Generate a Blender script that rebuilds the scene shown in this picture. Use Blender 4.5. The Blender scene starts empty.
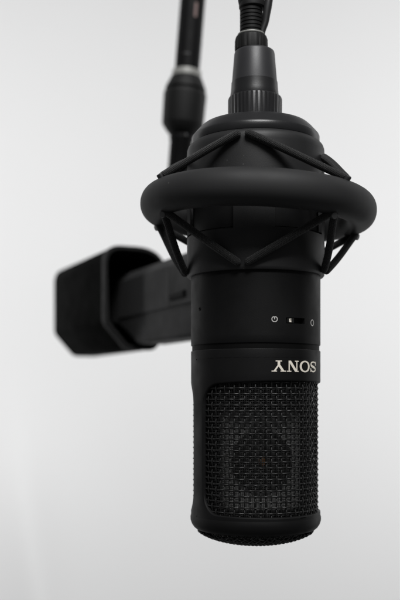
import bpy, math, random
from math import sin, cos, pi, radians, sqrt, atan2, hypot
from mathutils import Vector

random.seed(7)
scene = bpy.context.scene
col = scene.collection

# ------------------------------------------------------------------ units
# All shapes are laid out in small units (1 unit = 0.31 mm, so the microphone is
# about 40 mm thick).  X to the right, Y away from the camera, Z up.
U = 0.00031
BASE = 1.25                       # metres above the floor of the camera's eye level
CAMX, CAMD = -55.5, 927.0


def W(p):
    return Vector((p[0] * U, p[1] * U, p[2] * U + BASE))


def at(x, y, D):
    """photo pixel + distance from the camera -> point in units"""
    return Vector((CAMX + (x - 200) * D / 927.0, D - CAMD, (396 - y) * D / 927.0))


# ------------------------------------------------------------------ camera
cam = bpy.data.cameras.new("camera")
co = bpy.data.objects.new("camera", cam)
col.objects.link(co)
co.location = W((CAMX, -CAMD, 0))
co.rotation_euler = (radians(90), 0, 0)
cam.sensor_fit = 'VERTICAL'
cam.sensor_height = 36.0
cam.sensor_width = 24.0
cam.lens = 36.0 * 927 / 600
cam.shift_y = 96 / 600.0
cam.clip_start = 0.01
cam.clip_end = 50
cam.dof.use_dof = True
cam.dof.focus_distance = 872 * U
cam.dof.aperture_fstop = 11.5
cam.dof.aperture_blades = 9
scene.camera = co

# ------------------------------------------------------------------ light
world = bpy.data.worlds.new("World")
scene.world = world
world.use_nodes = True
bg = world.node_tree.nodes["Background"]
bg.inputs[0].default_value = (0.98, 0.99, 1.0, 1)
bg.inputs[1].default_value = 0.10

vs = scene.view_settings
scene.display_settings.display_device = 'sRGB'
vs.view_transform = 'Standard'
vs.look = 'None'
vs.exposure = 0
vs.gamma = 1
vs.use_curve_mapping = False


def area(name, loc, target, sx, sy, power, color=(1, 1, 1)):
    L = bpy.data.lights.new(name, 'AREA')
    L.shape = 'RECTANGLE'
    L.size, L.size_y = sx, sy
    L.energy = power
    L.color = color
    o = bpy.data.objects.new(name, L)
    col.objects.link(o)
    o.location = loc
    o.rotation_euler = (Vector(target) - Vector(loc)).to_track_quat('-Z', 'Y').to_euler()
    return o


# softbox over the microphone, and two studio lamps washing the white wall behind
area("overhead_softbox", (0.10, -0.75, BASE + 0.95), (0, 0, BASE + 0.02), 0.5, 0.5, 15)
area("wall_lamp", (-0.95, 0.75, BASE + 0.36), (0.02, 1.7, BASE + 0.28), 0.5, 1.6, 10.6)
area("wall_lamp", (0.95, 0.75, BASE + 0.36), (-0.12, 1.7, BASE + 0.28), 0.5, 1.6, 11.6)

scene.cycles.use_denoising = True
scene.cycles.max_bounces = 8
scene.cycles.transparent_max_bounces = 16


# ------------------------------------------------------------------ materials
def mat(name, base, rough=0.5, metal=0.0, spec=0.5, bump=0.0, bscale=900.0, var=0.0, vscale=120.0,
        dust=0.0, coat=0.0):
    m = bpy.data.materials.new(name)
    m.use_nodes = True
    nt = m.node_tree
    N, L = nt.nodes, nt.links
    b = N["Principled BSDF"]
    b.inputs["Base Color"].default_value = (*base, 1)
    b.inputs["Roughness"].default_value = rough
    b.inputs["Metallic"].default_value = metal
    b.inputs["Specular IOR Level"].default_value = spec
    b.inputs["Coat Weight"].default_value = coat
    tc = N.new("ShaderNodeTexCoord")
    if var > 0:
        n = N.new("ShaderNodeTexNoise")
        n.inputs["Scale"].default_value = vscale
        n.inputs["Detail"].default_value = 5
        L.new(tc.outputs["Object"], n.inputs["Vector"])
        mr = N.new("ShaderNodeMapRange")
        mr.inputs["From Min"].default_value = 0.3
        mr.inputs["From Max"].default_value = 0.7
        mr.inputs["To Min"].default_value = max(0.02, rough - var)
        mr.inputs["To Max"].default_value = min(1, rough + var)
        L.new(n.outputs["Fac"], mr.inputs["Value"])
        L.new(mr.outputs["Result"], b.inputs["Roughness"])
    if bump > 0:
        n2 = N.new("ShaderNodeTexNoise")
        n2.inputs["Scale"].default_value = bscale
        n2.inputs["Detail"].default_value = 3
        L.new(tc.outputs["Object"], n2.inputs["Vector"])
        bp = N.new("ShaderNodeBump")
        bp.inputs["Strength"].default_value = bump
        bp.inputs["Distance"].default_value = 0.0002
        L.new(n2.outputs["Fac"], bp.inputs["Height"])
        L.new(bp.outputs["Normal"], b.inputs["Normal"])
    if dust > 0:
        v = N.new("ShaderNodeTexVoronoi")
        v.inputs["Scale"].default_value = 420
        L.new(tc.outputs["Object"], v.inputs["Vector"])
        sep = N.new("ShaderNodeSeparateColor")
        L.new(v.outputs["Color"], sep.inputs["Color"])
        rare = N.new("ShaderNodeMath"); rare.operation = 'LESS_THAN'
        rare.inputs[1].default_value = 0.05
        L.new(sep.outputs[0], rare.inputs[0])
        dot = N.new("ShaderNodeMath"); dot.operation = 'LESS_THAN'
        dot.inputs[1].default_value = 0.10
        L.new(v.outputs["Distance"], dot.inputs[0])
        mu = N.new("ShaderNodeMath"); mu.operation = 'MULTIPLY'
        L.new(rare.outputs[0], mu.inputs[0]); L.new(dot.outputs[0], mu.inputs[1])
        mu2 = N.new("ShaderNodeMath"); mu2.operation = 'MULTIPLY'
        mu2.inputs[1].default_value = dust
        L.new(mu.outputs[0], mu2.inputs[0])
        mx = N.new("ShaderNodeMix"); mx.data_type = 'RGBA'
        mx.inputs[6].default_value = (*base, 1)
        mx.inputs[7].default_value = (0.30, 0.30, 0.29, 1)
        L.new(mu2.outputs[0], mx.inputs[0])
        L.new(mx.outputs[2], b.inputs["Base Color"])
    return m


M = {}
M['body'] = mat("black_coated_metal", (0.0060, 0.0060, 0.0062), 0.54, 0, 0.17, 0.10, 5200, 0.09, 130)
M['groove'] = mat("groove_black", (0.003, 0.003, 0.003), 0.6, 0, 0.1)
M['cup'] = mat("black_moulded_plastic", (0.017, 0.017, 0.0175), 0.52, 0, 0.36, 0.12, 4200, 0.06, 140, dust=0.10)
M['ring'] = mat("black_soft_rubber", (0.023, 0.023, 0.0235), 0.62, 0, 0.32, 0.10, 5200, 0.05, 90, dust=0.15)
M['collar'] = mat("ribbed_black_plastic", (0.014, 0.014, 0.015), 0.36, 0, 0.5, 0.08, 3000, 0.05)
M['shell'] = mat("dark_grey_connector_metal", (0.030, 0.030, 0.0325), 0.45, 0.05, 0.5, 0.08, 3000, 0.06)
M['rubber'] = mat("black_rubber", (0.008, 0.008, 0.008), 0.6, 0, 0.3, 0.1, 2500, 0.06)
M['wire'] = mat("black_grille_wire", (0.010, 0.010, 0.010), 0.42, 0.0, 0.40, 0, 0, 0.06, 300)
M['silver'] = mat("satin_silver", (0.34, 0.34, 0.32), 0.5, 0.2, 0.5, 0.1, 2000, 0.1)
M['pin'] = mat("grey_metal_pin", (0.085, 0.085, 0.085), 0.45, 0.2, 0.5, 0, 0, 0.08)
M['arm'] = mat("dark_grey_arm_paint", (0.042, 0.042, 0.0425), 0.65, 0, 0.2, 0.1, 2000, 0.08)
M['sleeve'] = mat("deep_black_plastic", (0.0035, 0.0038, 0.0035), 0.8, 0, 0.03, 0.1, 2000, 0.08)
M['rim'] = mat("satin_black_rim", (0.012, 0.012, 0.012), 0.6, 0, 0.2, 0.1, 2000, 0.06)
M['pole'] = mat("black_pole_tube", (0.0045, 0.0045, 0.0048), 0.6, 0, 0.16, 0.06, 2000, 0.08)
M['ink'] = mat("warm_white_print", (0.88, 0.82, 0.72), 0.55, 0, 0.3, 0, 0, 0.05)
M['ink_dim'] = mat("thin_white_print", (0.55, 0.54, 0.52), 0.55, 0, 0.3, 0, 0, 0.05)
M['label'] = mat("pale_pink_sticker", (0.26, 0.19, 0.18), 0.6, 0, 0.3, 0, 0, 0.05)
M['brass'] = mat("brass_terminal", (0.62, 0.26, 0.08), 0.35, 0.8)
M['capsule'] = mat("grey_capsule_metal", (0.50, 0.50, 0.49), 0.5, 0.0, 0.5, 0.1, 1500, 0.1)
M['membrane'] = mat("dark_diaphragm", (0.02, 0.019, 0.017), 0.25, 0.2)


def cord_material():
    m = mat("black_woven_elastic", (0.012, 0.012, 0.012), 0.75, 0, 0.35)
    nt = m.node_tree; N, L = nt.nodes, nt.links
    b = N["Principled BSDF"]
    b.inputs["Sheen Weight"].default_value = 0.12
    uv = N.new("ShaderNodeTexCoord")
    sep = N.new("ShaderNodeSeparateXYZ")
    L.new(uv.outputs["UV"], sep.inputs[0])

    def diag(sign):
        a = N.new("ShaderNodeMath"); a.operation = 'MULTIPLY'; a.inputs[1].default_value = 7.0 * sign
        L.new(sep.outputs[0], a.inputs[0])
        c = N.new("ShaderNodeMath"); c.operation = 'MULTIPLY_ADD'; c.inputs[1].default_value = 0.62
        L.new(sep.outputs[1], c.inputs[0]); L.new(a.outputs[0], c.inputs[2])
        d = N.new("ShaderNodeMath"); d.operation = 'MULTIPLY'; d.inputs[1].default_value = 2 * pi
        L.new(c.outputs[0], d.inputs[0])
        s = N.new("ShaderNodeMath"); s.operation = 'SINE'
        L.new(d.outputs[0], s.inputs[0])
        return s
    p, q = diag(1), diag(-1)
    mx = N.new("ShaderNodeMath"); mx.operation = 'MAXIMUM'
    L.new(p.outputs[0], mx.inputs[0]); L.new(q.outputs[0], mx.inputs[1])
    bp = N.new("ShaderNodeBump"); bp.inputs["Strength"].default_value = 0.6
    bp.inputs["Distance"].default_value = 0.0003
    L.new(mx.outputs[0], bp.inputs["Height"]); L.new(bp.outputs["Normal"], b.inputs["Normal"])
    # pale lint specks caught in the weave
    tc = N.new("ShaderNodeTexNoise"); tc.inputs["Scale"].default_value = 2600
    L.new(uv.outputs["Object"], tc.inputs["Vector"])
    gt = N.new("ShaderNodeMapRange")
    gt.inputs["From Min"].default_value = 0.60; gt.inputs["From Max"].default_value = 0.74
    gt.inputs["To Max"].default_value = 0.5
    L.new(tc.outputs["Fac"], gt.inputs["Value"])
    mix = N.new("ShaderNodeMix"); mix.data_type = 'RGBA'
    mix.inputs[6].default_value = (0.011, 0.011, 0.011, 1)
    mix.inputs[7].default_value = (0.12, 0.12, 0.12, 1)
    L.new(gt.outputs["Result"], mix.inputs[0]); L.new(mix.outputs[2], b.inputs["Base Color"])
    return m


M['cord'] = cord_material()


def fine_mesh_material():
    m = mat("fine_black_gauze", (0.05, 0.05, 0.05), 0.4, 0.3, 0.5)
    nt = m.node_tree; N, L = nt.nodes, nt.links
    b = N["Principled BSDF"]
    uv = N.new("ShaderNodeTexCoord")
    sep = N.new("ShaderNodeSeparateXYZ")
    L.new(uv.outputs["UV"], sep.inputs[0])
    o = []
    for k in (0, 1):
        a = N.new("ShaderNodeMath"); a.operation = 'MULTIPLY'; a.inputs[1].default_value = 1 / 1.85
        L.new(sep.outputs[k], a.inputs[0])
        f = N.new("ShaderNodeMath"); f.operation = 'FRACT'
        L.new(a.outputs[0], f.inputs[0])
        t = N.new("ShaderNodeMath"); t.operation = 'LESS_THAN'; t.inputs[1].default_value = 0.34
        L.new(f.outputs[0], t.inputs[0])
        o.append(t)
    mx = N.new("ShaderNodeMath"); mx.operation = 'MAXIMUM'
    L.new(o[0].outputs[0], mx.inputs[0]); L.new(o[1].outputs[0], mx.inputs[1])
    L.new(mx.outputs[0], b.inputs["Alpha"])
    return m


M['gauze'] = fine_mesh_material()


def wall_material():
    m = mat("white_painted_wall", (0.80, 0.805, 0.81), 0.9, 0, 0.2, 0.0)
    nt = m.node_tree; N, L = nt.nodes, nt.links
    b = N["Principled BSDF"]
    tc = N.new("ShaderNodeTexCoord")
    n = N.new("ShaderNodeTexNoise"); n.inputs["Scale"].default_value = 3.0; n.inputs["Detail"].default_value = 4
    L.new(tc.outputs["Object"], n.inputs["Vector"])
    cr = N.new("ShaderNodeValToRGB")
    cr.color_ramp.elements[0].color = (0.79, 0.79, 0.79, 1)
    cr.color_ramp.elements[1].color = (0.82, 0.82, 0.82, 1)
    L.new(n.outputs["Fac"], cr.inputs[0]); L.new(cr.outputs[0], b.inputs["Base Color"])
    n2 = N.new("ShaderNodeTexNoise"); n2.inputs["Scale"].default_value = 160
    L.new(tc.outputs["Object"], n2.inputs["Vector"])
    bp = N.new("ShaderNodeBump"); bp.inputs["Strength"].default_value = 0.15; bp.inputs["Distance"].default_value = 0.001
    L.new(n2.outputs["Fac"], bp.inputs["Height"]); L.new(bp.outputs["Normal"], b.inputs["Normal"])
    return m


M['wall'] = wall_material()


# ------------------------------------------------------------------ mesh helpers
class MB:
    def __init__(self):
        self.v, self.f, self.uv = [], [], []

    def quad(self, *pts):
        n = len(self.v)
        self.v += [Vector(p) for p in pts]
        self.f.append(tuple(range(n, n + len(pts))))
        self.uv.append(None)

    def grid(self, rows, closed_u=False, closed_v=False, flip=False, uv=None):
        """rows: list of equally long rows of points"""
        n = len(self.v)
        R, C = len(rows), len(rows[0])
        for r in rows:
            self.v += [Vector(p) for p in r]
        for i in range(R if closed_v else R - 1):
            for j in range(C if closed_u else C - 1):
                a = n + i * C + j
                b = n + i * C + (j + 1) % C
                c = n + ((i + 1) % R) * C + (j + 1) % C
                d = n + ((i + 1) % R) * C + j
                self.f.append((d, c, b, a) if flip else (a, b, c, d))
                if uv:
                    q = [uv(i, j), uv(i, j + 1), uv(i + 1, j + 1), uv(i + 1, j)]
                    self.uv.append(q[::-1] if flip else q)
                else:
                    self.uv.append(None)
        return n

    def lathe(self, prof, segs=128, origin=(0, 0, 0), axis=(0, 0, 1), rfun=None, cap=(False, False)):
        """prof: (radius, height) from low to high along the axis"""
        ax = Vector(axis).normalized()
        e1 = Vector((1, 0, 0)) if abs(ax.x) < 0.9 else Vector((0, 1, 0))
        e1 = (e1 - ax * e1.dot(ax)).normalized()
        e2 = ax.cross(e1)
        og = Vector(origin)
        rows = []
        for r, h in prof:
            row = []
            for k in range(segs):
                a = 2 * pi * k / segs
                rr = rfun(r, h, a) if rfun else r
                row.append(og + ax * h + (e1 * cos(a) + e2 * sin(a)) * rr)
            rows.append(row)
        n = self.grid(rows, closed_u=True)
        if cap[0]:
            self.f.append(tuple(n + k for k in range(segs))[::-1]); self.uv.append(None)
        if cap[1]:
            s = n + (len(prof) - 1) * segs
            self.f.append(tuple(s + k for k in range(segs))); self.uv.append(None)

    def tube(self, pts, rad, sides=10, closed=False, ends=True, uvs=False):
        pts = [Vector(p) for p in pts]
        n = len(pts)
        rf = rad if callable(rad) else (lambda i: rad)
        rows = []
        prev = None
        dist = 0.0
        ds = []
        for i, p in enumerate(pts):
            a = pts[(i - 1) % n] if (closed or i > 0) else p
            b = pts[(i + 1) % n] if (closed or i < n - 1) else p
            t = (b - a).normalized()
            if prev is None:
                ref = Vector((0, 0, 1)) if abs(t.z) < 0.9 else Vector((1, 0, 0))
            else:
                ref = prev
            u = (ref - t * ref.dot(t)).normalized()
            prev = u
            w = t.cross(u)
            r = rf(i)
            rows.append([p + (u * cos(2 * pi * k / sides) + w * sin(2 * pi * k / sides)) * r for k in range(sides)])
            if i:
                dist += (p - pts[i - 1]).length
            ds.append(dist)
        ds.append(dist)
        uv = (lambda i, j: (j / sides, ds[min(i, n)])) if uvs else None
        s = self.grid(rows, closed_u=True, closed_v=closed, uv=uv)
        if ends and not closed:
            self.f.append(tuple(s + k for k in range(sides))[::-1]); self.uv.append(None)
            e = s + (n - 1) * sides
            self.f.append(tuple(e + k for k in range(sides))); self.uv.append(None)

    def prism(self, loops, caps=(True, True)):
        """loops: list of equally long closed loops of points, skinned in order"""
        n = self.grid(loops, closed_u=True)
        C = len(loops[0])
        if caps[0]:
            self.f.append(tuple(n + k for k in range(C))[::-1]); self.uv.append(None)
        if caps[1]:
            s = n + (len(loops) - 1) * C
            self.f.append(tuple(s + k for k in range(C))); self.uv.append(None)

    def build(self, name, material, parent=None, sharp=32, recalc=False):
        me = bpy.data.meshes.new(name)
        base = Vector(parent['_base']) if parent is not None else Vector((0, 0, 0))
        if parent is not None and parent.type != 'EMPTY':
            base = Vector(parent['_base'])
        vs_ = [(v - base) * U for v in self.v]
        me.from_pydata([tuple(v) for v in vs_], [], self.f)
        if any(self.uv):
            ul = me.uv_layers.new(name="UVMap")
            li = 0
            for face, q in zip(self.f, self.uv):
                for k in range(len(face)):
                    if q:
                        ul.data[li].uv = q[k]
                    li += 1
        me.validate()
        if recalc:
            import bmesh
            bm = bmesh.new(); bm.from_mesh(me)
            bmesh.ops.remove_doubles(bm, verts=bm.verts, dist=U * 0.01)
            bmesh.ops.recalc_face_normals(bm, faces=bm.faces)
            bm.to_mesh(me); bm.free()
        for p in me.polygons:
            p.use_smooth = True
        me.set_sharp_from_angle(angle=radians(sharp))
        me.materials.append(material)
        o = bpy.data.objects.new(name, me)
        col.objects.link(o)
        o['_base'] = tuple(base)
        if parent is not None:
            o.parent = parent
        return o


def thing(name, label, cat, base):
    o = bpy.data.objects.new(name, None)
    o.empty_display_size = 0.01
    col.objects.link(o)
    o.location = W(base)
    o['_base'] = tuple(base)
    o['label'] = label
    o['category'] = cat
    return o


def cyl(r, az, z):
    """point on the microphone's surface; azimuth in degrees, 0 = facing the camera, + = to the right"""
    a = radians(az)
    return Vector((r * sin(a), -r * cos(a), z))


def rounded(poly, radii, n=6):
    out = []
    m = len(poly)
    for i in range(m):
        p0, p1, p2 = Vector(poly[i - 1]), Vector(poly[i]), Vector(poly[(i + 1) % m])
        r = radii[i]
        if r <= 0:
            out.append(tuple(p1)); continue
        a, b = (p0 - p1).normalized(), (p2 - p1).normalized()
        ang = a.angle(b)
        t = min(r / math.tan(ang / 2), (p0 - p1).length * .49, (p2 - p1).length * .49)
        q0, q2 = p1 + a * t, p1 + b * t
        for k in range(n + 1):
            s = k / n
            out.append(tuple(q0 * (1 - s) ** 2 + p1 * 2 * s * (1 - s) + q2 * s * s))
    return out


def stamp(mb, mask, x0, x1, y0, y1, step, place):
    """solid raised print: every small cell inside the mask function"""
    nx = int(round((x1 - x0) / step)); ny = int(round((y1 - y0) / step))
    idx = {}

    def vid(i, j):
        if (i, j) not in idx:
            idx[(i, j)] = len(mb.v)
            mb.v.append(place(x0 + i * step, y0 + j * step))
        return idx[(i, j)]
    for i in range(nx):
        for j in range(ny):
            if mask(x0 + (i + .5) * step, y0 + (j + .5) * step):
                mb.f.append((vid(i, j), vid(i + 1, j), vid(i + 1, j + 1), vid(i, j + 1)))
                mb.uv.append(None)


# ------------------------------------------------------------------ the setting
wb = MB()
wy = 1.70 / U


def fold(x, z):
    """soft vertical folds of the hanging white cloth (metres), strongest low on the left"""
    k = 1 / (1 + math.exp((z + 0.10) / 0.07))
    d = 0.0
    for x0, lean, A, wl, wr in ((-0.385, 0.16, 0.075, 0.20, 0.09), (-0.80, 0.1, 0.05, 0.14, 0.10), (0.62, -0.12, 0.03, 0.10, 0.16), (1.05, 0.05, 0.04, 0.12, 0.12)):
        q = x - x0 - lean * (-0.22 - z)
        q = q - 0.004
        s_ = 0.012
        t = sqrt(q * q + s_ * s_) - s_
        d -= A * math.exp(-t / (wr if q > 0 else wl))
    return d * k


xs = [-4, -2.5, -1.6] + [-1.3 + 0.013 * k for k in range(201)] + [1.6, 2.5, 4]
zs_ = [-1.25, -1.0] + [-0.8 + 0.05 * k for k in range(40)] + [1.5, 2.0, 2.6]
wb.grid([[(x / U, wy + fold(x, z) / U, z / U) for x in xs] for z in zs_])
wb.quad((-4 / U, wy + 0.1 / U, -1.25 / U), (-4 / U, wy + 0.1 / U, 2.6 / U), (4 / U, wy + 0.1 / U, 2.6 / U), (4 / U, wy + 0.1 / U, -1.25 / U))
wb.quad((-4 / U, wy, 2.6 / U), (4 / U, wy, 2.6 / U), (4 / U, wy + 0.1 / U, 2.6 / U), (-4 / U, wy + 0.1 / U, 2.6 / U))
wall_root = bpy.data.objects.new("tmp", None); wall_root['_base'] = (0, 0, 0)
wall = wb.build("backdrop", M['wall'])
wall.location.z = BASE
wall['kind'] = 'structure'
wall['label'] = 'plain white backdrop far behind the microphone, softly folded low on the left'

# ------------------------------------------------------------------ the microphone
mic = thing("microphone", "black side-address studio microphone hanging upside down inside the shock mount, mesh grille at the bottom",
            "microphone", (0, 0, -147))
R = 64.5
SLOT = (23.0, 42.8, 68.2, 73.6)


def body_panel():
    mb = MB()
    azs = sorted(set([-180 + 2.5 * k for k in range(145)] + [SLOT[0], SLOT[1]]))
    zs = [49.6, 49.9, 50.6, 58, SLOT[2], SLOT[3], 90, 118, 150, 200, 255]
    rr = [R - .9, R - .35, R, R, R, R, R, R, R - 1.5, R - 2.5, R - 2.5]
    for i in range(len(zs) - 1):
        for j in range(len(azs) - 1):
            ac = (azs[j] + azs[j + 1]) / 2; zc = (zs[i] + zs[i + 1]) / 2
            if SLOT[0] < ac < SLOT[1] and SLOT[2] < zc < SLOT[3]:
                continue
            mb.quad(cyl(rr[i], azs[j], zs[i]), cyl(rr[i], azs[j + 1], zs[i]), cyl(rr[i + 1], azs[j + 1], zs[i + 1]), cyl(rr[i + 1], azs[j], zs[i + 1]))
    # the slot's walls
    a0, a1, z0, z1 = SLOT
    st = [a0 + (a1 - a0) * k / 8 for k in range(9)]
    for k in range(8):
        mb.quad(cyl(R - 5, st[k], z0), cyl(R - 5, st[k + 1], z0), cyl(R, st[k + 1], z0), cyl(R, st[k], z0))
        mb.quad(cyl(R, st[k], z1), cyl(R, st[k + 1], z1), cyl(R - 5, st[k + 1], z1), cyl(R - 5, st[k], z1))
        mb.quad(cyl(R - 5, st[k], z0), cyl(R - 5, st[k + 1], z0), cyl(R - 5, st[k + 1], z1), cyl(R - 5, st[k], z1))
    for a in (a0, a1):
        mb.quad(cyl(R - 5, a, z0), cyl(R, a, z0), cyl(R, a, z1), cyl(R - 5, a, z1))
    # the lid under the body's own groove
    mb.lathe([(R - 2.0, 45.2), (R - 2.0, 49.6), (R - .9, 49.6)], 144)
    return mb.build("body", M['body'], mic, recalc=True)


body = body_panel()

# head: everything below the groove, with its two arched windows
WZ0, WZ1 = -112.5, 10.2


def contour(ac, hw, n=160):
    """window outline as (arc offset, z), counter-clockwise, with rounded corners and slightly arched ends"""
    w = radians(hw) * R
    h = (WZ1 - WZ0) / 2
    zc = (WZ0 + WZ1) / 2
    rc = 19.0
    pts = []
    per = []
    # straight edges + corner arcs, sampled evenly
    segs = []
    cx, cz = w - rc, h - rc
    m = n // 8
    for k in range(m):
        segs.append((w, -cz + 2 * cz * k / m))
    for k in range(m):
        a = pi / 2 * k / m
        segs.append((cx + rc * cos(a), cz + rc * sin(a)))
    for k in range(m):
        segs.append((cx - 2 * cx * k / m, h))
    for k in range(m):
        a = pi / 2 + pi / 2 * k / m
        segs.append((-cx + rc * cos(a), cz + rc * sin(a)))
    for k in range(m):
        segs.append((-w, cz - 2 * cz * k / m))
    for k in range(m):
        a = pi + pi / 2 * k / m
        segs.append((-cx + rc * cos(a), -cz + rc * sin(a)))
    for k in range(m):
        segs.append((-cx + 2 * cx * k / m, -h))
    for k in range(m):
        a = 1.5 * pi + pi / 2 * k / m
        segs.append((cx + rc * cos(a), -cz + rc * sin(a)))
    out = []
    for s, z in segs:
        bow = 3.6 * (1 - (s / w) ** 2) * (abs(z) / h) ** 3
        z2 = z + (bow if z > 0 else -bow * 0.4)
        out.append((s, z2 + zc))
    return out


def head():
    mb = MB()
    ZT, ZB = 36.0, -117.5
    for ac, hw, a0, a1 in ((34, 88, -66, 139), (219, 66, 139, 294)):
        ct = contour(ac, hw)
        L0, L1 = radians(a0 - ac) * R, radians(a1 - ac) * R
        zc = (WZ0 + WZ1) / 2
        w = radians(hw) * R
        h = (WZ1 - WZ0) / 2
        outer = []
        for s, z in ct:
            # push the contour point out to the panel's border rectangle
            fx, fz = s / w, (z - zc) / (h + 3)
            k = max(abs(fx), abs(fz))
            fx, fz = fx / k, fz / k
            fx = max(-1, min(1, fx)); fz = max(-1, min(1, fz))
            X = fx * L1 if fx > 0 else -fx * L0
            Z = zc + (fz * (ZT - zc) if fz > 0 else fz * (zc - ZB))
            outer.append((X, Z))
        rows = []

        def row(t, dr, off=0.0):
            r_ = []
            for (s, z), (X, Z) in zip(ct, outer):
                dx, dz = X - s, Z - z
                d = hypot(dx, dz) or 1
                if off:
                    q = min(off / d, 0.9)
                else:
                    q = t
                r_.append(cyl(R - dr, ac + math.degrees((s + dx * q) / R), z + dz * q))
            return r_
        rows.append(row(0, 5.5))
        rows.append(row(0, 1.6))
        rows.append(row(0, 1.0, 0.15))
        rows.append(row(0, 0.45, 0.55))
        rows.append(row(0, 0.12, 1.2))
        rows.append(row(0, 0.0, 2.0))
        for t in (0.35, 0.5, 0.65, 0.8, 1.0):
            rows.append(row(t, 0))
        mb.grid(rows, closed_u=True)
    # collar above the windows
    mb.lathe([(R, 36.0), (R, 43.6), (R - .15, 44.2), (R - .4, 44.4), (R - 2.4, 44.5)], 200)
    # rim below the windows, flared a little and rolled in
    mb.lathe([(R - 8, -131.5), (57.3, -132.2), (59.4, -131.6), (61.8, -129.6), (63.8, -126.6), (65.0, -123.0), (65.1, -120.0), (R, -117.5)], 200)
    return mb.build("grille_head", M['body'], mic, sharp=40, recalc=True)


hd = head()
g = MB(); g.lathe([(R - 1.1, 43.5), (R - 1.1, 50.2)], 144)
g.build("seam_ring", M['groove'], mic)

# woven wire of the grille: real over-and-under wires round the head and under its end
RG = 61.2
NC = 76
PZ = 5.35
AMP = 0.72
gw = MB()
z_rows = [-121 + PZ * k for k in range(27)]
for i, z in enumerate(z_rows):
    pts = []
    S = NC * 6
    for k in range(S):
        ph = k / 6.0
        pts.append(cyl(RG + AMP * cos(pi * (ph + i)), 360.0 * k / S + 1.3, z + 0.12 * sin(k * 0.37 + i)))
    gw.tube(pts, 0.80, 6, closed=True)
for j in range(NC):
    pts = []
    S = (len(z_rows) - 1) * 6
    for k in range(-3, S + 4):
        ph = k / 6.0
        pts.append(cyl(RG - 0.45 - AMP * cos(pi * (ph + j)), 360.0 * j / NC + 1.3, z_rows[0] + PZ * k / 6.0))
    gw.tube(pts, 0.78, 6)
gw.build("wire_grille", M['wire'], mic, sharp=180)

dw = MB()


def dome_z(r):
    return -130.0 - 16.6 * (max(0.0, 1 - (r / 60.0) ** 2) ** 0.62)


P2 = 5.2
for di in (0, 1):
    for i in range(-11, 12):
        c = i * P2
        if abs(c) > 57:
            continue
        half = sqrt(57.5 ** 2 - c * c)
        S = max(8, int(half * 2 / 0.85))
        pts = []
        for k in range(S + 1):
            s = -half + 2 * half * k / S
            x, y = (s, c) if di == 0 else (c, s)
            ca, sa = cos(radians(36)), sin(radians(36))
            xx, yy = x * ca - y * sa, x * sa + y * ca
            am = AMP * cos(pi * (s / P2 + i)) * (1 if di == 0 else -1)
            pts.append((xx, yy, dome_z(hypot(x, y)) + am))
        dw.tube(pts, 0.80, 6)
dw.build("end_grille", M['wire'], mic, sharp=180)

# the finer gauze behind the wires
fg = MB()
rows = [[cyl(57.6, 360.0 * k / 120, z) for k in range(121)] for z in (-122, -80, -40, 0, 18)]
zz = (-122, -80, -40, 0, 18)
fg.grid(rows, uv=lambda i, j: (2 * pi * 57.6 * j / 120, zz[i]))
rows = [[(r * cos(2 * pi * k / 60), r * sin(2 * pi * k / 60), dome_z(r) + 3.2) for k in range(61)] for r in (56.5, 45, 30, 15, 2)]
fg.grid(rows, uv=lambda i, j: (rows[i][min(j, 60)][0], rows[i][min(j, 60)][1]))
fg.build("inner_gauze", M['gauze'], mic)

# the capsule on its post inside the grille
fa = radians(7)
fw = Vector((sin(fa), -cos(fa), 0))
fs = Vector((cos(fa), sin(fa), 0))
oc = Vector((0, 0, -63)) + fw * 33


def frame_loop(hw, h0, h1, r, d):
    q = rounded([(-hw, h0), (hw, h0), (hw, h1), (-hw, h1)], [r] * 4, 8)
    return [oc + fs * x + Vector((0, 0, z)) + fw * d for x, z in q]


cp = MB()
cp.prism([frame_loop(36, -46, 50, 10, -24), frame_loop(38, -48, 52, 12, -22), frame_loop(38, -48, 52, 12, -1.5), frame_loop(36.5, -46.5, 50.5, 11, 0)])
cap_o = cp.build("capsule", M['capsule'], mic)
dm = MB()
dm.lathe([(30, 0.0), (30, 2.5), (29.5, 4.0), (27.5, 4.0), (26.6, 2.5), (16, 2.9), (5, 3.1), (0.01, 3.1)], 60, origin=oc, axis=fw)
dm.build("diaphragm", M['membrane'], cap_o)
dm = MB()
dm.lathe([(4.2, 2.5), (4.2, 4.6), (3.6, 5.6), (0.01, 5.8)], 24, origin=oc, axis=fw)
dm.build("terminal", M['brass'], cap_o)
bf = MB()  # unseen dark half-shell, added to stop wall light leaking through the grille
bf.grid([[cyl(54, a, z) for a in range(88, 291, 4)] for z in (-122, -60, 16)])
bf.grid([[cyl(52.5, a, z) for a in range(88, 291, 4)] for z in (-122, -60, 16)], flip=True)
bf.build("leak_blocker", M['groove'], mic)
ps = MB()
ps.lathe([(14, -94), (14, -120), (40, -121), (40, -124)][::-1], 40)
ps.build("capsule_post", M['groove'], mic)
ps = MB()
ps.lathe([(12, -12), (54, -13), (55, -12), (55, 16), (14, 17)], 60)
ps.build("capsule_lid", M['groove'], mic)

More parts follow.
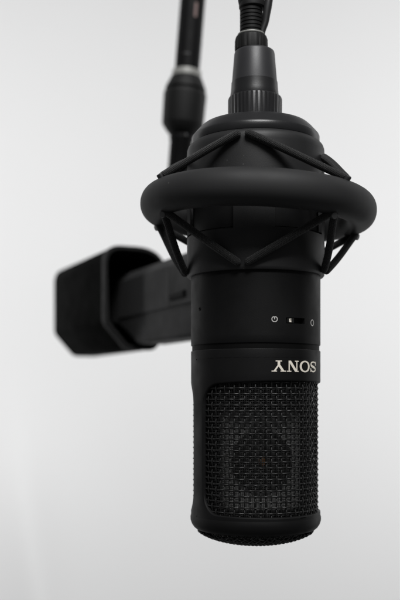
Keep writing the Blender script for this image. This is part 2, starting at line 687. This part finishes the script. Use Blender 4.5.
# pattern switch in its slot
sw = MB()
a0, a1 = SLOT[0] + 1.2, SLOT[0] + 8.0
z0, z1 = SLOT[2] + .5, SLOT[3] - .5
lo = []
for dr, ins in ((5, 0), (0.6, 0), (0.1, 0.25)):
    da = math.degrees(ins / R)
    loop = []
    for q in range(4):
        loop += [cyl(R - dr, a, z) for a, z in [((a0 + da, z0 + ins), (a1 - da, z0 + ins), (a1 - da, z1 - ins), (a0 + da, z1 - ins))[q]]]
    lo.append(loop)
sw.prism(lo, caps=(False, True))
sw_o = sw.build("switch_slider", M['rubber'], mic, recalc=True)
sm = MB()
pl = lambda x, y: cyl(R + 0.12, SLOT[0] + 3.9 + math.degrees(x / R), (SLOT[2] + SLOT[3]) / 2 + y)
stamp(sm, lambda x, y: abs(x) < 1.1 and abs(y) < 1.7 and not (abs(y - 0.5) < 0.35 and x > -0.3), -2, 2, -2.4, 2.4, 0.15, pl)
sm.build("slider_mark", M['ink'], sw_o)

# printed polar pattern symbols
ic = MB()


def cardioid_mask(x, y):
    # cusp pointing up into the loop, as the upside-down microphone shows it
    best = 9
    for k in range(90):
        t = 2 * pi * k / 90
        r = 2.05 * (1 - 0.98 * cos(t))
        px, py = r * sin(t), r * cos(t) + 2.1
        best = min(best, hypot(x - px, y - py))
    return best < 0.42 or (abs(x) < 0.40 and 0.3 < y < 2.9)


stamp(ic, cardioid_mask, -3.6, 3.6, -3.8, 4.2, 0.15, lambda x, y: cyl(R + 0.1, 12.6 + math.degrees(x / R), 71.2 + y))
ic.build("cardioid_symbol", M['ink_dim'], mic)
ic = MB()
stamp(ic, lambda x, y: abs(hypot(x, y) - 2.7) < 0.42, -3.6, 3.6, -3.6, 3.6, 0.15, lambda x, y: cyl(R + 0.1, 54.0 + math.degrees(x / R), 70.2 + y))
ic.build("circle_symbol", M['ink_dim'], mic)


# raised lettering, upside down like the microphone
def seg_d(x, y, a, b):
    dx, dy = b[0] - a[0], b[1] - a[1]
    t = max(0, min(1, ((x - a[0]) * dx + (y - a[1]) * dy) / (dx * dx + dy * dy)))
    return hypot(x - a[0] - t * dx, y - a[1] - t * dy), t


def box(x, y, x0, x1, y0, y1):
    return x0 <= x <= x1 and y0 <= y <= y1


def smooth_line(pts, n=8):
    out = []
    P = [pts[0]] + pts + [pts[-1]]
    for i in range(1, len(P) - 2):
        for k in range(n):
            t = k / n
            q = []
            for c in (0, 1):
                p0, p1, p2, p3 = P[i - 1][c], P[i][c], P[i + 1][c], P[i + 2][c]
                q.append(0.5 * (2 * p1 + (p2 - p0) * t + (2 * p0 - 5 * p1 + 4 * p2 - p3) * t * t + (3 * p1 - p0 - 3 * p2 + p3) * t ** 3))
            out.append(tuple(q))
    out.append(pts[-1])
    return out


S_LINE = smooth_line([(1.0, .70), (.90, .86), (.58, .94), (.24, .86), (.17, .70), (.34, .575), (.60, .50), (.86, .41), (.97, .27), (.86, .12), (.55, .06), (.22, .12), (.10, .30)])


def l_S(x, y):
    if box(x, y, .95, 1.05, .62, .98) or box(x, y, .05, .15, .02, .38):
        return True
    n = len(S_LINE) - 1
    for i in range(n):
        d, t = seg_d(x, y, S_LINE[i], S_LINE[i + 1])
        q = (i + t) / n
        hw = 0.055 + 0.055 * math.exp(-((q - 0.5) / 0.22) ** 2)
        if d < hw:
            return True
    return False


def l_O(x, y):
    a = (abs(x - .65) / .65) ** 2.2 + (abs(y - .5) / .52) ** 2.2
    b = (abs(x - .65) / .41) ** 2.1 + (abs(y - .5) / .40) ** 2.1
    return a < 1 and b > 1


def l_N(x, y):
    if box(x, y, 0, .42, .91, 1) or box(x, y, .78, 1.22, .91, 1) or box(x, y, 0, .40, 0, .09):
        return True
    if box(x, y, .14, .26, 0, 1) or box(x, y, .94, 1.06, 0, 1):
        return True
    t = (1 - y) / 1.0
    xc = .26 + t * .70
    return 0 <= y <= 1 and abs(x - xc) < .14 and .14 < x < 1.06


def l_Y(x, y):
    if box(x, y, 0, .52, .91, 1) or box(x, y, .84, 1.32, .91, 1) or box(x, y, .38, .96, 0, .09):
        return True
    if box(x, y, .56, .78, 0, .46):
        return True
    if .40 <= y <= 1:
        t = (y - .40) / .6
        if abs(x - (.66 - .42 * t)) < .125 or abs(x - (.69 + .42 * t)) < .085:
            return True
    return False


LETTERS = [(l_S, 0.0, 1.1), (l_O, 1.19, 1.3), (l_N, 2.62, 1.22), (l_Y, 3.92, 1.32)]
TW = 5.24
TH = 10.4
lg = MB()


def word(x, y):
    for f, x0, w in LETTERS:
        if x0 - .01 <= x <= x0 + w + .01:
            if f(x - x0, y):
                return True
    return False


stamp(lg, word, -0.02, TW + .02, -0.04, 1.04, 0.0145,
      lambda x, y: cyl(R + 0.12, 35.6 - math.degrees((x - TW / 2) * 11.0 / R), 28.0 - (y - 0.5) * TH))
lg.build("lettering", M['ink'], mic)

# tiny set_screw on the left flank
sc = MB()
n_ = cyl(1, -60, 0)
sc.lathe([(2.0, -.3), (1.9, .25), (1.5, .45), (0.9, .45), (0.8, -.2), (0.01, -.3)], 24, origin=cyl(R, -60, 84), axis=n_)
sc.build("set_screw", M['pole'], mic)

# ------------------------------------------------------------------ the shock mount
sh = thing("shock_mount", "black ring shock mount with a moulded cradle and zigzag elastic cords gripping the microphone",
           "shock mount", (0, 0, 118))
RC = 68.5


def cradle():
    mb = MB()
    azs = [-180 + 3 * k for k in range(121)]
    zs = [118.0, 119.2, 121, 156.5, 158.0, 203, 205, 240, 243.5, 246.5, 248.6, 249.6]
    rr = [RC - 1.2, RC - .2, RC, RC, RC, RC, RC, RC, RC - .25, RC - 1.3, RC - 3.2, RC - 5]
    win = [(-84, -21), (12, 66), (96, 150), (-168, -114)]

    def hole(a, z):
        return 157 < z < 204 and any(lo < a < hi for lo, hi in win)
    T = 3.0
    for i in range(len(zs) - 1):
        for j in range(len(azs) - 1):
            ac = (azs[j] + azs[j + 1]) / 2; zc = (zs[i] + zs[i + 1]) / 2
            if hole(ac, zc):
                continue
            mb.quad(cyl(rr[i], azs[j], zs[i]), cyl(rr[i], azs[j + 1], zs[i]), cyl(rr[i + 1], azs[j + 1], zs[i + 1]), cyl(rr[i + 1], azs[j], zs[i + 1]))
            if zs[i + 1] <= 240:
                mb.quad(cyl(rr[i] - T, azs[j], zs[i]), cyl(rr[i + 1] - T, azs[j], zs[i + 1]), cyl(rr[i + 1] - T, azs[j + 1], zs[i + 1]), cyl(rr[i] - T, azs[j + 1], zs[i]))
    for lo, hi in win:
        lo_, hi_ = [min(azs, key=lambda a: abs(a - q)) for q in (lo, hi)]
        lo_ = min(a for a in azs if a >= lo - 1.5); hi_ = max(a for a in azs if a <= hi + 1.5)
        st = [a for a in azs if lo_ <= a <= hi_]
        for k in range(len(st) - 1):
            mb.quad(cyl(RC, st[k], 158), cyl(RC, st[k + 1], 158), cyl(RC - T, st[k + 1], 158), cyl(RC - T, st[k], 158))
            mb.quad(cyl(RC, st[k], 203), cyl(RC, st[k + 1], 203), cyl(RC - T, st[k + 1], 203), cyl(RC - T, st[k], 203))
        for a in (st[0], st[-1]):
            mb.quad(cyl(RC, a, 158), cyl(RC - T, a, 158), cyl(RC - T, a, 203), cyl(RC, a, 203))
    mb.lathe([(RC - 4.2, 118.0), (RC - 1.2, 118.0)], 120)
    return mb.build("cradle", M['cup'], sh, sharp=40, recalc=True)


cradle()
cpm = MB()
cpm.lathe([(RC - 6, 249.0), (62.6, 249.0), (63.2, 249.8), (63.7, 250.6), (63.7, 256.6), (63.2, 257.8), (62.2, 259.0), (57.5, 264.4), (53.6, 268.0), (52.6, 268.7), (51.6, 269.0), (48, 269.4), (30, 271.0), (20, 271.2)], 160)
cpm.build("cradle_cap", M['collar'], sh, sharp=40)

NR = 36


def ribs(r, h, a):
    q = (a * NR / (2 * pi)) % 1.0
    bump = 1.0 if 0.22 < q < 0.78 else 0.0
    return r - 0.75 * (1 - bump) if 272 < h < 295.5 else r


co_ = MB()
co_.lathe([(26, 271), (27, 271.4), (27, 272.5), (27, 295.4), (26.4, 297), (25.0, 298), (10, 298)], NR * 12, origin=(-0.5, 0, 0), rfun=ribs)
co_.build("ribbed_collar", M['collar'], sh, sharp=30)

# the big rubber ring, hanging slightly lower on its right
RCX, RZ, RR_, RT = 2.2, 186.5, 100.2, 17.2
TILT = radians(2.7)


def ring_pt(az, r, dz):
    a = radians(az)
    x, y = r * sin(a), -r * cos(a)
    return Vector((RCX + x * cos(TILT) + dz * sin(TILT), y, RZ - x * sin(TILT) + dz * cos(TILT)))


rg = MB()
rows = []
for k in range(180):
    az = 2.0 * k
    row = []
    for j in range(40):
        t = 2 * pi * j / 40
        # flattened on the inside, fuller outside
        cx, cz = cos(t), sin(t)
        rr_ = RT * (abs(cx) ** 0.92) * (1 if cx > 0 else -0.82)
        zz_ = RT * (abs(cz) ** 0.95) * (1 if cz > 0 else -1)
        row.append(ring_pt(az, RR_ + rr_, zz_))
    rows.append(row)
rg.grid(rows, closed_u=True, closed_v=True)
rg.build("ring", M['ring'], sh, sharp=60, recalc=True)

# elastic cords: zigzag between the cradle and the ring, above and below it
LOW_B = {'f': (-13, 124.5), 'r': (70, 122.5), 'b': (170, 124), 'l': (-85, 122.5)}
UP_B = {'f': (-13, 243.0), 'r': (70, 231), 'b': (170, 242), 'l': (-86, 231)}
ANCH = {'fl': (-62, 102), 'fr': (39, 102), 'br': (103, 104), 'bl': (-103, 101)}
LINKS = [('f', 'fl', -1), ('f', 'fr', 1), ('r', 'fr', -1), ('r', 'br', 1), ('b', 'br', -1), ('b', 'bl', 1), ('l', 'bl', -1), ('l', 'fl', 1)]


def cord(p0, p1, out, r0=3.6, r1=3.5, r_mid=3.6):
    """a taut length of round elastic with rounded ends, hugging the cradle at its first end"""
    p0, p1 = Vector(p0), Vector(p1)
    d = (p1 - p0)
    Ln = d.length
    d.normalize()
    pts, rad = [], []
    for q in (-0.98, -0.85, -0.6, -0.3, 0):
        pts.append(p0 + d * q * r0); rad.append(r0 * sqrt(max(0.03, 1 - q * q)))
    S = 22
    for k in range(1, S):
        t = k / S
        pts.append(p0 + d * Ln * t + Vector(out) * 2.2 * sin(pi * t) * (1 - t)); rad.append(r_mid + (r0 - r_mid) * (1 - t))
    for q in (0, 0.3, 0.6, 0.85, 0.98):
        pts.append(p1 + d * q * r1); rad.append(r1 * sqrt(max(0.03, 1 - q * q)))
    mb = MB()
    mb.tube(pts, lambda i: rad[i], 14, uvs=True)
    return mb


for up, table in ((1, UP_B), (-1, LOW_B)):
    for b, a, side in LINKS:
        baz, bz = table[b]
        aaz, ar = ANCH[a]
        if up > 0 and a == 'fr':
            aaz = 45
        p0 = cyl(RC + 2.6, baz + side * 4.3, bz)
        if up > 0:
            p1 = ring_pt(aaz + 1.6 * (-side), ar + (3.0 if a in ('fl', 'fr') else 0), RT + 1.5)
        else:
            p1 = ring_pt(aaz + 1.6 * (-side), ar, -RT + 0.2)
        outv = cyl(1, (baz + aaz) / 2 if abs(baz - aaz) < 180 else (baz + aaz) / 2 + 180, 0)
        c = cord(p0, p1, outv)
        c.build("elastic_cord", M['cord'], sh, sharp=80)
    for a, (aaz, ar) in ANCH.items():
        if up > 0 and a == 'fr':
            aaz = 45
        # the little metal pin that holds the cord's loop on the ring
        if up > 0:
            p = ring_pt(aaz, ar + 6, RT - 1.0); axd = Vector((0, 0, 1)) + cyl(0.8, aaz, 0)
        else:
            axd = cyl(1.0, aaz * 0.6, -0.35); p = ring_pt(aaz, ar, -RT - 0.6) + axd * 1.5
        pm = MB()
        pm.lathe([(3.3, -4.0), (3.3, 2.6), (2.9, 3.3), (0.01, 3.5)], 20, origin=p, axis=axd)
        pm.build("cord_pin", M['pin'] if up < 0 else M['cup'], sh)

# ------------------------------------------------------------------ the cable and its plug
cb = thing("microphone_cable", "black cable whose tapered dark grey plug stands on top of the microphone's ribbed collar",
           "cable", (-1.5, 0, 298))
p = MB()
p.lathe([(22.7, 312), (20.2, 341.5), (19.6, 343.3), (18.6, 344.1), (8, 344.3)], 96, origin=(-1.0, 0, 0))
plug = p.build("plug_shell", M['shell'], cb, sharp=35)
p = MB()
p.lathe([(15, 345.8), (16.4, 346.6), (16.6, 349), (16.4, 357), (15.4, 360), (13.5, 361.2), (8, 361.4)], 72, origin=(-4.2, 0, -1.7),
        rfun=lambda r, h, a: r - (0.7 if (a * 16 / (2 * pi)) % 1 < 0.3 and 346 < h < 358 else 0))
pb = MB()
pb.lathe([(24.2, 298.2), (24.3, 300), (23.8, 303), (23.3, 309), (23.1, 312.6), (22.6, 312.9)], 96, origin=(-1.0, 0, 0))
pb.build("plug_band", M['collar'], plug)
nut = p.build("plug_nut", M['rubber'], cb)
p = MB()
p.lathe([(13.6, 361.5), (13.9, 362.2), (13.6, 363.0), (11.0, 363.2)], 64, origin=(-4.2, 0, -1.7))
p.build("glint_washer", M['silver'], cb)  # pale silver puts the glint on the nut's top rim into the colour
p = MB()
prof = []
for k in range(7):
    z = 363 + k * 3.7
    prof += [(11.3, z), (11.4, z + 2.4), (10.4, z + 2.7), (10.4, z + 3.5)]
p.lathe(prof, 64, origin=(-4.2, 0, -1.7))
p.build("strain_relief", M['rubber'], cb)
p = MB()
p.lathe([(10, 388.2), (12.0, 388.5), (13.2, 389.5), (13.4, 393), (12.6, 396), (9, 398)], 64, origin=(-3.2, 0, -1.7))
p.build("relief_knuckle", M['rubber'], cb)
p = MB()
pts = [Vector((-4.2, 0, 384)), (-5.6, -0.5, 389), (-7.6, -1.0, 394), (-8.6, -1, 400), (-7.6, 0, 408), (-3.5, 3, 418), (0.5, 5, 430), (1.5, 7, 450), (1, 10, 490), (3, 16, 540), (8, 30, 610), (14, 46, 700), (18, 60, 830)]
pts = [Vector(q) for q in pts]
sm_ = []
for i in range(len(pts) - 1):
    for k in range(8):
        sm_.append(pts[i].lerp(pts[i + 1], k / 8))
sm_.append(pts[-1])
p.tube(sm_, 9.6, 24)
p.build("cord", M['rubber'], cb, sharp=60)
p = MB()
cl = smooth_line([(5.0, 356), (7.0, 364), (9.6, 372), (11.0, 382), (12.6, 392), (14.6, 404), (12, 416), (4, 424), (-3, 426)], 6)
p.tube([(x, -4.0, z) for x, z in cl], lambda i: 3.0 + 1.2 * math.exp(-((i - 22) / 9.0) ** 2), 14)
p.build("cable_clip", M['cup'], cb, sharp=60)

# ------------------------------------------------------------------ the stand pole behind, on the left
DP = 1400.0
KP = DP / 927.0
p_top, p_bot = at(197.6, -60, DP), at(174.6, 226, DP)
axis = (p_top - p_bot).normalized()
po = thing("stand_pole", "thin black stand pole with silver ring and thick twist collar, hanging behind on the left",
           "pole", tuple(p_bot))


def along(y):
    """distance along the pole whose picture height is y"""
    return (226 - y) / 286.0 * (p_top - p_bot).length


def pole_part(prof, name, m, parent=po, **k):
    mb = MB()
    mb.lathe(sorted([(r * KP, along(y)) for r, y in prof], key=lambda q: 0), 56, origin=p_bot, axis=axis, **k)
    return mb.build(name, m, parent, sharp=40)


pole_part([(12.2, 76), (12.5, 60), (12.5, 0), (12.4, -80), (12.4, -420)], "upper_tube", M['pole'], cap=(False, True))
pole_part([(13.6, 78.5), (14.6, 78), (14.8, 75.5), (14.4, 71.5), (12.1, 71)], "silver_ring", M['silver'])
pole_part([(11.2, 136), (13.5, 134.8), (17.4, 130.2), (20.6, 125.4), (20.9, 124.2), (21.5, 97), (21.5, 94.2), (20.9, 93.4), (18.8, 93.2), (18.8, 90.4), (20.4, 90.2), (20.2, 88.8), (15.8, 78.8), (15.2, 77.9), (12, 77.6)],
          "twist_collar", M['rubber'], rfun=lambda r, h, a: r - (1.2 if (a * 20 / (2 * pi)) % 1 < 0.3 and along(118) < h < along(97) else 0))
pole_part([(11.2, 232), (11.4, 226), (11.4, 141), (12.2, 140), (12.2, 137.5), (11.0, 134)], "lower_tube", M['pole'], cap=(True, False))
# pale sticker and a small scale mark on the tube
st = MB()


def pole_pt(y, deg, r):
    ax = axis
    side = Vector((1, 0, 0)); side = (side - ax * side.dot(ax)).normalized()
    front = ax.cross(side)
    if front.y > 0:
        front = -front
    a = radians(deg)
    return p_bot + ax * along(y) + (side * sin(a) + front * cos(a)) * r * KP


rows = [[pole_pt(y, d, 12.62) for d in (14, 17, 20, 23, 26)] for y in (21, 18, 14, 10, 7)]
st.grid(rows)
st.build("sticker", M['label'], po, recalc=True)
st = MB()
rows = [[pole_pt(y, d, 12.62) for d in (-22, -12, -2, 8)] for y in (58.0, 57.0)]
st.grid(rows)
st.build("scale_mark", M['pin'], po, recalc=True)
st = MB()  # small grey stud added to paint in a highlight dot below the collar
st.lathe([(2.0, -1), (2.0, 2.0), (1.4, 3.0), (0.01, 3.2)], 20, origin=pole_pt(138, 22, 11.6), axis=(0.3, -1, 0.2))
st.build("highlight_dot", M['pin'], po)
kn = MB()
cpos = p_bot + Vector((0, 0, 4))
kn.lathe([(0.01, -20), (12, -19), (19, -12), (21, 0), (19, 12), (12, 19), (0.01, 20)], 40, origin=cpos, axis=(1, 0, 0))
kn.build("knuckle", M['rubber'], po)
br = MB()
e1 = Vector((-8, 240, 262)); e2 = Vector((-4, 205, 240)); e3 = Vector((-4, 196, 178))
br.tube([cpos, cpos.lerp(e1, .5), e1, (e1 + e2) / 2 + Vector((1, -5, 4)), e2, e3], 11, 20)
br.build("bracket", M['pole'], po, sharp=60)

# ------------------------------------------------------------------ the box-section arm behind
dirv = Vector((-0.455, 1, 0)).normalized()
wv = Vector((dirv.y, -dirv.x, 0))        # across the arm, to its far right
zv = Vector((0, 0, 1))
k_ = sqrt(1 + 0.455 ** 2)


def arm_o(D):
    """the arm's lower left line at camera distance D"""
    return Vector((CAMX - 124 + 0.455 * (1400 - D), D - CAMD, 0))


ar = thing("support_arm", "dark grey box-section arm running back into a wider black open sleeve, blurred behind the microphone",
           "arm", tuple(arm_o(1090) + Vector((0, 0, 74))))


def section(pts, D, off=0.0, dz=0.0):
    o = arm_o(D)
    return [o + wv * w + zv * z for w, z in pts]


def inset(pts, d):
    c = Vector((sum(p[0] for p in pts) / len(pts), sum(p[1] for p in pts) / len(pts)))
    out = []
    for p in pts:
        v = Vector(p) - c
        out.append(tuple(c + v * (1 - d / v.length)))
    return out


prof = rounded([(0, 112), (24, 74), (34, 74), (48, 100), (48, 172), (40, 184), (9, 184), (0, 172)], [8, 8, 6, 8, 8, 6, 5, 5])
ab = MB()
low = rounded([(0, 74), (44, 74), (48, 100), (48, 172), (40, 184), (9, 184), (0, 172)], [6, 6, 8, 8, 6, 5, 5])
zcut = lambda p, zb: [(w, max(z, zb + (z - 74) * 0.02)) for w, z in p]
ab.prism([section(inset(low, 4), 1088), section(low, 1094), section(low, 1200), section(low, 1318), section(zcut(low, 76), 1326), section(zcut(low, 110), 1396), section(zcut(low, 112), 1404), section(zcut(low, 112), 1500)])
arm_b = ab.build("arm_body", M['arm'], ar, sharp=30, recalc=True)
# proud joint plate on the near half, with a latch window
jp = MB()
plate = rounded([(0, 78), (0, 180), (6, 186), (40, 186)][:2] + [(0, 180)], [0, 0, 0]) if False else None
for D0, D1, z0, z1, d in ((1092, 1212, 116, 170, 2.6),):
    lo = []
    for w_, ins in ((1.0, 0), (-d + .8, 0), (-d, 1.2)):
        A, B = D0 + ins, D1 - ins
        lo.append([arm_o(A) + wv * w_ + zv * (z0 + ins), arm_o(A) + wv * w_ + zv * (z1 - ins), arm_o(B) + wv * w_ + zv * (z1 - ins), arm_o(B) + wv * w_ + zv * (z0 + ins)])
    jp.prism(lo)
jp.build("joint_plate", M['arm'], ar, recalc=True)
lt = MB()
lo = []
for w_, ins in ((0, 0), (-4.6, 0), (-6.2, 1.5)):
    A, B = 1162 + ins, 1205 - ins
    lo.append([arm_o(A) + wv * w_ + zv * (124 + ins), arm_o(A) + wv * w_ + zv * (133 - ins), arm_o(B) + wv * w_ + zv * (131 - ins), arm_o(B) + wv * w_ + zv * (124 + ins)])
lt.prism(lo)
lt.build("latch", M['groove'], ar, recalc=True)
# raised strip along the top of the flank
tp = MB()
lo = []
for w_, ins in ((1.0, 0), (-.9, 0), (-1.5, .8)):
    A, B = 1214 + ins, 1396 - ins
    lo.append([arm_o(A) + wv * w_ + zv * (80 + 36 + ins), arm_o(A) + wv * w_ + zv * (171 - ins), arm_o(B) + wv * w_ + zv * (171 - ins), arm_o(B) + wv * w_ + zv * (116 + ins)])
tp.prism(lo)
tp.build("side_panel", M['arm'], ar, recalc=True)

# sleeve: open towards the camera, solid at the back
so = lambda pts, D: section([(w - 39.0, z) for w, z in pts], D)
outer = rounded([(0, 106), (34, 68), (76, 68), (98, 92), (98, 218), (0, 218)], [18, 18, 14, 14, 52, 26], 10)
inner = inset(outer, 7.5)
D0, D1 = 1352, 1604
sl = MB()
sl.prism([so(inner, 1470), so(inner, D0 + 3), so(inset(outer, 5.8), D0), so(inset(outer, 2.0), D0), so(outer, D0 + 5), so(outer, (D0 + D1) / 2), so(outer, D1 - 8), so(inset(outer, 3), D1 - 2), so(inset(outer, 9), D1)])
sl_o = sl.build("sleeve", M['sleeve'], ar, sharp=35, recalc=True)
rm = MB()
rm.prism([so(inset(outer, 6.2), D0 + 2), so(inset(outer, 5.4), D0 - 3), so(inset(outer, 1.0), D0 - 3), so(inset(outer, -0.8), D0), so(inset(outer, -0.8), D0 + 9), so(inset(outer, 0.5), D0 + 11)], caps=(False, False))
rm.build("sleeve_rim", M['rim'], sl_o, sharp=35, recalc=True)

for o in list(bpy.data.objects):
    if '_base' in o:
        del o['_base']
bpy.data.objects.remove(wall_root)
